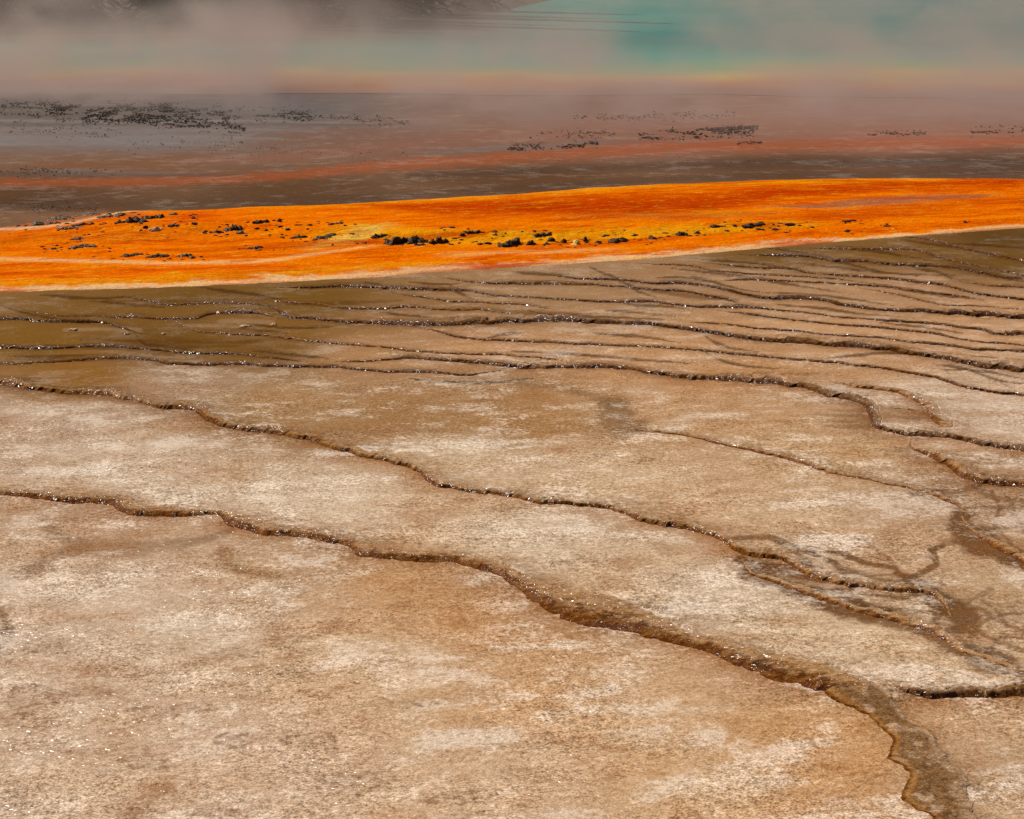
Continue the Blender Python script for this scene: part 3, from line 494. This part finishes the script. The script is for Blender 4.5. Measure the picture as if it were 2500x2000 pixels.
mcol = np.empty(WW.shape + (3,)); mcol[:] = lin((240, 114, 0)) / E
def mstroke(pts, hw, col, amt, soft=1.2, rough=.5):
    P, q = resample(pts, 6); hwv = np.interp(np.linspace(0, 1, len(q)), np.linspace(0, 1, len(hw)), hw) if isinstance(hw, list) else np.full(len(q), float(hw))
    yl = np.interp(MX, P[:, 0], P[:, 1]); hv = np.interp(MX, P[:, 0], hwv)
    fade = sstep(P[0, 0] - 60, P[0, 0] + 40, MX) * sstep(P[-1, 0] + 60, P[-1, 0] - 40, MX)
    nz = fbm(MX / 60, MY / 7, 91, 4) - .5
    f = (sstep(1 + .7 * soft, 1 - .7 * soft, np.abs(MY - yl) / hv + nz * 2 * rough) * amt * fade)[..., None]
    mcol[:] = mcol * (1 - f) + (lin(col) / E) * f
mstroke([(900,508),(1200,515),(1500,512),(1750,500),(1900,480),(2200,456),(2500,452)], [10,24,30,28,17,13,12], (190,56,0), .95)
mstroke([(1250,512),(1500,522),(1750,515)], [10,16,10], (170,48,2), .6)
mstroke([(1950,545),(2150,525),(2350,505),(2550,490)], [8,14,12,10], (206,78,4), .7)
mstroke([(1400,545),(1600,545),(1900,530)], [6,8,5], (186,100,30), .5)
mstroke([(-400,595),(100,590),(400,585),(600,580)], [10,10,8,4], (226,110,16), .6)
mstroke([(780,585),(900,578),(1100,590),(1400,588),(1700,572),(2000,556)], [10,14,11,11,9,5], (255,170,18), .65)
mstroke([(760,610),(900,580),(940,565)], [6,12,8], (254,206,92), .7)
mstroke([(-400,642),(0,641),(200,645),(420,650),(640,645),(780,625),(900,608)], [5,6,5,4,4,5,3], (246,190,120), .75)
mstroke([(1100,628),(1300,622),(1500,615)], [5,6,3], (250,190,110), .5)
mstroke([(-400,680),(100,672),(500,668),(900,650)], [14,14,12,6], (226,96,6), .6)
mstroke([(-400,560),(0,560),(180,548),(320,535)], [30,24,12,5], (146,104,78), .9, .8)
mstroke([(-400,555),(0,570),(150,562),(260,540),(330,528)], [4,4,4,4,2], (232,182,140), .9, .8)
mstroke([(-100,548),(100,545),(240,530),(320,516)], [3,4,4,3], (236,188,146), .9, .8)
mstroke([(420,560),(480,545),(520,548)], [10,14,8], (214,60,2), .7)
mstroke([(1880,516),(1980,514),(2120,503),(2250,492),(2420,482)], [2,7,11,9,3], (158, 100, 70), .85, .8, .5)
mstroke([(1480,540),(1640,545),(1800,540)], [3,6,3], (190, 116, 40), .5)
mstroke([(300,520),(700,512),(1200,484),(1700,455),(2300,443)], [3,7,9,7,6], (255, 150, 10), .7)
mstroke([(-300,700),(300,690),(700,672),(1100,645)], [6,8,7,5], (255, 160, 20), .5)
edge = (MY - ne[:, None]); e_hw = np.interp(pxu, [-400, 0, 400, 700, 1100, 1300, 1500, 1800, 2200, 2600], [7, 7, 6, 8, 10, 7, 10, 8, 4, 3])[:, None]
ef = (sstep(1.4, .5, np.abs(edge + 2) / e_hw + (fbm(MX / 40, MY / 6, 12, 4) - .5) * 2.2) * .75)[..., None]
mcol = mcol * (1 - ef) + (lin((246, 205, 150)) / E) * ef
ff = (sstep(5, 1, MY - fe[:, None] + 4 * (fbm(MX / 30, MY / 4, 19, 3) - .5)) * .45 * sstep(350, 500, MX))[..., None]
mcol = mcol * (1 - ff) + (lin((246, 190, 130)) / E) * ff
flow = np.stack([np.hypot(PT[..., 0] * 1.0, 0) * np.sign(PT[..., 0]) + PT[..., 1] * .3, WW * 7.5, 0 * WW], -1).reshape(-1, 3)
me = mesh_np('orange_mat', PT.reshape(-1, 3), grid_faces(nu, nw)[:, ::-1], M_mat, cols={'tone': np.clip(mcol.reshape(-1, 3), 0, .85)})
at = me.attributes.new('flow', 'FLOAT_VECTOR', 'POINT'); at.data.foreach_set('vector', flow.astype(np.float32).ravel())
obj('orange_mat', me, kind='structure', label='bright orange bacterial mat crossing the flat in a broad band')
def mat_z(x, y):
    j = np.argmin((PT[..., 0] - x) ** 2 + (PT[..., 1] - y) ** 2); return zz.ravel()[j]

# ------------------------------------------------------------------ rocks on the orange mat
bpy_ico = None
def ico(sub):
    import bmesh
    bm = bmesh.new(); bmesh.ops.create_icosphere(bm, subdivisions=sub, radius=1); V = np.array([v.co[:] for v in bm.verts]); F = np.array([[l.index for l in f.verts] for f in bm.faces]); bm.free(); return V, F
IV, IF = ico(4); IV3, IF3 = ico(3)
def lump_rock(V, seed):
    n = (fbm(V[:, 0] * 1.6 + seed * 3.7 + V[:, 2], V[:, 1] * 1.6 + V[:, 2] * 1.3, seed, 4) - .5) + .5 * (fbm(V[:, 0] * 5 + seed, V[:, 2] * 5 + V[:, 1] * 4, seed + 5, 3) - .5)
    P = V * np.clip(1 + 1.3 * n, .3, 2.0)[:, None]; P[:, 2] = np.where(P[:, 2] > 0, P[:, 2], P[:, 2] * .4)
    return P
def rock_mesh(w, h, dep, seed, mat, big):
    """one rock: a low ledge of several lumps grown together"""
    rs_ = np.random.RandomState(seed); k = 1 if not big else 4 + int(rs_.rand() * 4); Vs, Fs, o = [], [], 0
    for a in range(k):
        V, F = (IV3, IF3); P = lump_rock(V, seed + a * 13)
        f = (a + .5) / k - .5 if k > 1 else 0
        sc = np.array([.9 / max(1, k * .5) + .12, .55, (1.0 if k == 1 else rs_.uniform(.45, 1.0))]) * (.5, .5, 1)
        P = P * sc + np.array([f * .9 + rs_.uniform(-.06, .06), f * .5 + rs_.uniform(-.18, .18), 0])
        Vs.append(P); Fs.append(F + o); o += len(P)
    P = np.vstack(Vs); P = P / np.array([np.ptp(P[:, 0]), np.ptp(P[:, 1]), max(P[:, 2].max(), .1)])
    return mesh_np('rock', P * np.array([w, dep, h]), np.vstack(Fs), mat)
ROCKS = [  # centre x, base y, width, height in photo pixels, material, label (None = written below from its neighbours)
 (991,597,104,30,'d','largest black wet rock, left of the pair at the middle of the orange mat'),
 (1073,596,42,27,'d','tall knobbly black rock just right of the largest rock on the mat'),
 (1247,599,64,25,'d','second largest black rock, with glints, right of centre on the mat'),
 (1296,597,32,17,'d','brownish black rock touching the right end of the second largest rock'),
 (571,565,50,20,'d','blackest glinting rock in the upper left part of the orange mat'),
 (586,571,25,13,'b','small round rock stuck to the front of the blackest upper left rock'),
 (319,557,68,22,'d','long dark rock at the left end of the mat beside the pale streaks'),
 (371,544,48,15,'d','dark rock ridge behind the white rock at the left of the mat'),
 (167,533,142,17,'b','wide golden brown glinting mound behind the pale streaks at far left'),
 (377,571,34,15,'p','whitish pink rock at the left end of the orange mat'),
 (1405,596,26,17,'y','bright yellow white lump between dark rocks right of centre'),
 (1511,590,62,15,'d','long low dark rock well right of the bright yellow lump'),
 (1665,575,44,16,'d','dark clumpy rock two thirds along the mat towards the right'),
 (1843,559,62,9,'d','long thin dark rock line furthest right on the mat'),
 (319,624,60,10,'d','flat dark rock in the lower left of the orange mat'),
 (727,580,38,10,'d','slanting dark rock between the upper left rocks and the largest rock'),
]
for t_ in [(924,582,37,12),(1025,600,30,8),(1129,582,15,11),(1156,578,38,11),(1192,594,24,8),(1321,581,42,11),(1344,588,24,15),(1377,592,13,16),(1333,595,20,8),(1429,589,18,18),(1459,591,18,7),(817,562,32,7),(798,581,56,9),
    (527,570,20,10),(638,556,38,11),(681,553,14,12),(648,566,12,6),(620,607,44,9),(382,627,50,8),(449,625,35,10),(469,628,19,6),(197,603,66,7),(126,607,22,6),(189,586,30,7),(779,587,40,9),(267,538,62,12),(419,534,32,8),(111,554,62,10),(200,561,46,9),(167,567,56,7),(356,567,16,10),(423,564,30,10),(475,560,12,8),(471,545,12,9),
    (1551,575,18,6),(1595,581,24,13),(1632,577,12,5),(1704,570,18,9),(1746,559,24,7),(1774,565,14,5),(1794,557,12,5),(1927,554,28,5),(1894,563,18,5),(2070,562,14,5),(2075,543,36,4),(2168,551,18,4),(2358,543,12,4),(1208,578,18,5),(1100,569,18,5),(1480,577,16,5),(890,592,14,6),(702,566,14,6),(756,562,16,6),(552,575,12,5),(500,571,12,6)]:
    ROCKS.append((*t_, 'b' if t_[0] < 300 or 410 < t_[0] < 480 else 'd', None))
MATS = {'d': M_rock, 'b': M_brown, 'p': M_pale, 'y': M_yell}
ANCH = [(991, 597, 'the largest black rock'), (1247, 599, 'the second largest black rock'), (571, 565, 'the blackest upper left rock'), (319, 557, 'the long dark left-end rock'), (1511, 590, 'the long low dark rock'), (1665, 575, 'the clumpy dark rock'), (1843, 559, 'the thin dark rock line'), (319, 624, 'the flat lower left rock'), (727, 580, 'the slanting dark rock'), (167, 533, 'the golden brown mound')]
ORD = ['', 'second ', 'third ', 'fourth ', 'fifth ', 'sixth ', 'seventh ']
used = {}; rocks = []
for x, y, w, h, m, lab in sorted([r for r in ROCKS if r[5] is None], key=lambda r: min(abs(r[0] - a[0]) + 2 * abs(r[1] - a[1]) for a in ANCH)):
    a = min(ANCH, key=lambda a: abs(x - a[0]) + 2 * abs(y - a[1])); dx, dy = x - a[0], y - a[1]
    side = ('in front of ' if dy > 8 and abs(dx) < 40 else 'behind ' if dy < -8 and abs(dx) < 40 else 'to the right of ' if dx > 0 else 'to the left of ') + a[2]
    used[side] = used.get(side, 0) + 1
    lab = 'small %s rock, %sclosest %s' % ('brown' if m == 'b' else 'dark', ORD[used[side] - 1], side)
    rocks.append((x, y, w, h, m, lab))
rocks += [r for r in ROCKS if r[5]]
for i, (x, y, w, h, m, lab) in enumerate(rocks):
    p = unproj(np.array([x]), np.array([y]), .035)[0]; k = np.linalg.norm(p - [0, 0, CAM_H]) / FPX
    W_, H_ = w * k * 1.12, max(h * k * .85, .015); D_ = max(W_ * 1.3, .10)
    px_ = p[0]; py_ = p[1] + D_ * .35
    me = rock_mesh(W_, H_, D_, 100 + i, MATS[m], w > 28)
    o = obj('rock', me, loc=(px_, py_, mat_z(px_, py_) - H_ * .22), label=lab, cat='rock', group='wet rocks on the orange mat')
    o.rotation_euler.z = math.radians(random.uniform(-14, 22))

# crumbs of dark crust scattered round the rocks (beyond count)
def crumbs():
    V0, F0 = ico(1); Vs, Fs, o = [], [], 0
    for (x, y, w, h, m, lab) in rocks:
        for _ in range(int(2 + w * .2)):
            cx = x + random.gauss(0, w * .75 + 8); cy = y - h * .25 + random.gauss(0, 4.5)
            p = unproj(np.array([cx]), np.array([cy]), .04)[0]; k = p[1] / FPX; sz = random.uniform(1.5, 6.5) * k
            S3 = np.array([sz * random.uniform(.8, 2.4), sz * random.uniform(1, 3), sz * random.uniform(.35, .8)])
            Vs.append(V0 * (1 + .6 * (RNG.rand(len(V0), 1) - .5)) * S3 * .6 + [p[0], p[1], mat_z(p[0], p[1]) + S3[2] * .1]); Fs.append(F0 + o); o += len(V0)
    return np.vstack(Vs), np.vstack(Fs)
Vq, Fq = crumbs()
obj('rock_crumbs', mesh_np('rock_crumbs', Vq, Fq, M_rock), kind='stuff', label='dark crumbs of crust strewn around the rocks on the orange mat', cat='crumbs')

# ------------------------------------------------------------------ small pale crusts in the shallows
for i, (x, y, w, lab) in enumerate([(180,803,30,'pale tan crust sitting in the olive shallows at left'),(310,813,16,'tiny pale crust left of the thin pale-topped rim'),(398,814,12,'tiny pale crust right end of the row in the olive shallows'),(600,794,32,'flat pale crust in the shallows left of centre'),(668,791,20,'small pale crust right of the flat one, left of centre'),(935,776,14,'little tan lump standing on the pool above the bold dark rim')]):
    p = unproj(np.array([x]), np.array([y + 3]), 0.0)[0]; k = p[1] / FPX
    obj('mineral_crust', rock_mesh(w * k, .018, max(.1, w * k * .8), 300 + i, M_pale, False), loc=(p[0], p[1], -.002), label=lab, cat='crust', group='pale crusts in the shallows')

# ------------------------------------------------------------------ dark clumps strewn over the far flat (beyond count)
M_clump = mat_rock('dark_microbe_clump', A(96, 78, 58), A(58, 48, 38), .03)
def clumps(spec):
    V0, F0 = ico(1); Vs, Fs, o = [], [], 0
    for (x0, y0, x1, y1, sp, n, s0, s1) in spec:
        for _ in range(int(n * 2.2)):
            t = random.random(); x = x0 + (x1 - x0) * t; y = y0 + (y1 - y0) * t + random.gauss(0, sp)
            if fbm(np.array([x / 38]), np.array([y / 5]), 55, 3)[0] < .47 or y < 243: continue
            p = unproj(np.array([x]), np.array([y]))[0]; k = p[1] / FPX; w = random.uniform(s0 * .5, s1 * .62) * k
            S3 = np.array([w * random.uniform(.7, 1.6), w * random.uniform(.8, 1.6), w * random.uniform(.35, .75)])
            Vs.append(V0 * (1 + .35 * (RNG.rand(len(V0), 1) - .5)) * S3 * .5 + [p[0], p[1], .01 + S3[2] * .2]); Fs.append(F0 + o); o += len(V0)
    return np.vstack(Vs), np.vstack(Fs)
Vc, Fc = clumps([(0,258,420,262,7,500,3,8),(120,268,560,290,8,900,3,9),(200,285,600,318,7,700,3,8),(400,268,760,284,8,500,3,8),(0,285,260,290,8,300,2,6),(600,285,1000,300,7,260,3,7),(0,315,300,330,8,160,2,6),(0,418,300,424,5,120,3,7),(300,350,700,360,10,90,2,6),
    (1240,362,1460,354,4,330,3,8),(1290,332,1500,328,4,160,3,7),(1560,335,1840,320,6,460,3,9),(1700,318,1850,312,3,160,3,7),(2120,330,2260,325,3,130,3,7),(2370,325,2520,318,5,240,3,8),(1800,352,1860,350,2,60,3,6),(550,376,1000,380,8,60,2,5),(1400,290,1800,280,5,200,3,7),(1250,400,2500,400,14,60,2,5),(60,505,240,515,7,90,3,7)])
obj('dark_clumps', mesh_np('dark_clumps', Vc, Fc, M_clump), kind='stuff', label='dark microbial clumps strewn over the far wet flat', cat='clumps')

# ------------------------------------------------------------------ hot spring pool with its colour rings
NS = np.array([(-78,68),(-60,58),(-40,55),(-12,53.5),(10,52),(35,51),(62,52),(95,60),(122,85),(132,118)], float)
FS = np.array([(-78,70),(-66,78),(-38,86),(-12,98),(-5,108),(-1,135),(4,190),(20,228),(56,240),(90,230),(118,190),(132,120)], float)
xc = np.linspace(-78, 132, 900); wobn = 1.6 * (fbm(xc / 4, xc * 0 + 5, 5, 4) - .5) + 4 * (fbm(xc / 9, xc * 0 + 2, 45, 3) - .5)
yn = np.interp(xc, *NS.T) + wobn; yf = np.maximum(np.interp(xc, *FS.T), yn + .5)
tv = np.r_[0, np.geomspace(.003, 1, 150)]
PPf = np.stack([np.broadcast_to(xc[:, None], (900, 151)), yn[:, None] + (yf - yn)[:, None] * tv[None]], -1).reshape(-1, 2)
PC = np.vstack([np.c_[xc, yn], np.c_[xc, yf]])[::2]; de = np.empty(len(PPf)); nr, nc = 900, 150
for k in range(0, len(PPf), 6000): de[k:k + 6000] = np.sqrt(((PPf[k:k + 6000, None] - PC[None, ::2]) ** 2).sum(-1)).min(1)
dw = de + 12 * (fbm(PPf[:, 0] / 8, PPf[:, 1] / 14, 15, 4) - .5)
stops = [(-3, (136, 108, 96)), (1.5, (146, 108, 88)), (5, (176, 124, 82)), (9, (188, 158, 92)), (13, (112, 160, 112)), (19, (44, 146, 128)), (32, (16, 118, 106)), (55, (34, 108, 106)), (90, (44, 92, 104))]
farside = sstep(78, 92, PPf[:, 1]); dw = dw + farside * 16; ffade = farside * sstep(30, 3, de) * sstep(4, -4, PPf[:, 0])
pcol = np.stack([np.interp(dw, [s[0] for s in stops], [lin(s[1])[j] / E for s in stops]) for j in range(3)], -1); pcol = pcol * (1 - ffade[:, None]) + lin((64, 62, 48)) * ffade[:, None]  # ffade paints the trees' reflection into the water by the far-left shore
t_ = NT('spring_water'); pc_ = t_.attr('tone').outputs['Color']
M_pool = t_.surf(col=pc_, rough=.5, spec=.05)
me = mesh_np('hot_spring', np.c_[PPf, .006 + 0 * de], grid_faces(nr, nc + 1)[:, ::-1], M_pool, cols={'tone': np.clip(pcol, .004, .85)})
obj('hot_spring', me, kind='structure', label='steaming hot spring pool with orange, yellow and turquoise rings')

# ------------------------------------------------------------------ pines behind the steam
t_ = NT('pine_needles'); n_ = t_.noise(t_.pos(), 1.5, 4); M_needle = t_.surf(col=t_.mix(n_, (.012, .018, .008), (.03, .04, .018)), rough=.9, spec=0.0)
t_ = NT('pine_bark'); M_bark = t_.surf(col=t_.mix(t_.noise(t_.pos(), 6, 4), (.10, .075, .055), (.05, .04, .03)), rough=.9, spec=.1)
def pine_meshes(seed, ht):
    rs = np.random.RandomState(seed); V, F = [], []
    for lv in range(40):
        z = .3 + (ht - .5) * (lv / 40) ** .95; rad = (ht * .19) * (1 - z / ht) ** .8 * rs.uniform(.75, 1.15) + .15
        for b in range(14):
            a = rs.uniform(0, 2 * math.pi); ca_, sa = math.cos(a), math.sin(a); ln = rad * rs.uniform(.6, 1.1)
            for s in range(7):
                r0 = ln * (s + .3) / 7; wd = .08 + .14 * (1 - s / 7) * ln * .5; dz = -r0 * .28 + rs.uniform(-.12, .12)
                c = np.array([ca_ * r0, sa * r0, z + dz]); t1 = np.array([-sa, ca_, rs.uniform(-.4, .4)]) * wd; t2 = np.array([ca_, sa, -.35 + rs.uniform(-.4, .4)]) * ln * .09
                o = len(V); V += [c - t1, c + t2 * 1.6, c + t1, c - t2]; F.append([o, o + 1, o + 2, o + 3])
    cr = mesh_np('crown', np.array(V), np.array(F), M_needle, smooth=False)
    k = 9; rr = np.linspace(0, 1, 8); TV, TF = [], []
    for i_, t in enumerate(rr):
        for j in range(k):
            a = 2 * math.pi * j / k; r_ = (.20 * (1 - t) + .02); TV.append((math.cos(a) * r_ + .05 * math.sin(t * 5 + seed), math.sin(a) * r_, t * ht * .97 - .1 * (i_ == 0)))
    for i_ in range(7):
        for j in range(k): TF.append((i_ * k + j, i_ * k + (j + 1) % k, (i_ + 1) * k + (j + 1) % k, (i_ + 1) * k + j))
    return cr, mesh_np('trunk', np.array(TV), np.array(TF), M_bark)
PM = [pine_meshes(5 + i, h_) for i, h_ in enumerate((11.0, 13.5, 9.0))]
SP_ = []
rs = np.random.RandomState(3)
for row, (dist, gap) in enumerate([(108, 2.3), (116, 2.9), (126, 3.2)]):
    x = -34 - row * 3
    while x < -4.5 + row * 1.2:
        SP_.append((x + rs.uniform(-.7, .7), dist + max(0, x + 9) * 2.2 + rs.uniform(-2.5, 2.5), rs.uniform(.8, 1.25))); x += gap * rs.uniform(.75, 1.3)
for i, (x, y, s) in enumerate(SP_):
    e = bpy.data.objects.new('pine_tree', None); COL.objects.link(e); e.location = (x, y, 0); e.scale = (s, s, s); e.rotation_euler.z = rs.uniform(0, 6.28)
    e['label'] = 'dark pine tree standing behind the steam at top left'; e['category'] = 'tree'; e['group'] = 'pines behind the steam'
    cr, tr = PM[i % 3]
    obj('crown', cr, parent=e); obj('trunk', tr, parent=e)

# ------------------------------------------------------------------ steam drifting off the spring
BX = (-95, 30, -1.0, 125, 205, 9.5)
t = NT('steam_vapour'); P = t.pos()
sx = t.n('SeparateXYZ', {0: P})
X, Y, Z = sx.outputs[0], sx.outputs[1], sx.outputs[2]
n1 = t.noise(t.mapv(P, (.38, .10, .42), (0, math.radians(14), 0)), 1.0, 2, .5, .5)
n2 = t.noise(t.mapv(P, (1.0, .2, 1.1), (0, math.radians(24), 0)), 1.0, 2, .5, .6)
nn = t.math('ADD', t.mul(n1, .7), t.mul(n2, .3))
# near front of the vapour: beyond the flat at left, drifting nearer to the right
front = t.math('ADD', t.rng(X, -11, 0, 47.5, 35.0), t.mul(t.math('SUBTRACT', n1, .5), 7.0))
dy = t.math('SUBTRACT', Y, front)
fr = t.rng(dy, 0, t.rng(X, -11, 0, 5.0, 22.0))
# plumes: sideways position where the vapour rolls up thicker or thinner
xs_ = t.math('ADD', t.math('SUBTRACT', X, t.mul(Z, .45)), t.mul(t.math('SUBTRACT', n2, .5), 5.0))
cr = t.n('ValToRGB', {0: t.rng(xs_, -22, 18, 0, 1, 'LINEAR')}); cr.color_ramp.interpolation = 'B_SPLINE'
el = cr.color_ramp.elements
for k, (xw, v) in enumerate([(-22, .4), (-13, .5), (-9.5, .74), (-6.5, .52), (-4, .35), (-1.2, .92), (1.0, .55), (2.8, .32), (6, .62), (8.6, .36), (12, .6), (18, .55)]):
    e_ = el[k] if k < 2 else el.new(.5)
    e_.position = (xw + 22) / 40; e_.color = (v, v, v, 1)
body = t.math('ADD', t.mul(t.math('EXPONENT', t.mul(dy, -1 / 14.0)), .74), .013)
body = t.math('ADD', body, t.mul(t.mul(t.rng(Y, 80, 105), t.rng(X, -7.5, -3)), .012))
bk = t.mul(t.rng(Y, 203, 165), t.mul(t.rng(X, -94, -70), t.rng(X, 124, 95)))
hsc = t.math('MULTIPLY_ADD', t.mul(cr.outputs[0], t.rng(n1, .35, .65)), 1.35, .42)
hgt = t.mul(t.rng(Z, 9.3, 6), t.math('EXPONENT', t.mul(t.math('DIVIDE', t.math('MAXIMUM', Z, 0.0), hsc), -1.0)))
thin = t.mul(t.rng(nn, .40, .60, .12, 2.3), cr.outputs[0])
dens = t.mul(t.mul(t.mul(fr, bk), t.mul(hgt, thin)), body)
vol = t.n('VolumePrincipled', {'Color': (.58, .455, .41), 'Density': dens, 'Anisotropy': .1})
t.t.links.new(vol.outputs[0], t.out.inputs['Volume'])
t.m.cycles.volume_step_rate = 0.3
x0, y0, z0, x1, y1, z1 = BX
Vb = np.array([(x, y, z) for x in (x0, x1) for y in (y0, y1) for z in (z0, z1)], float)
Fb = np.array([(0, 1, 3, 2), (4, 6, 7, 5), (0, 4, 5, 1), (2, 3, 7, 6), (0, 2, 6, 4), (1, 5, 7, 3)])
obj('steam', mesh_np('steam', Vb, Fb, t.m, smooth=False), kind='stuff', label='pale pinkish steam rising off the hot spring', cat='steam')
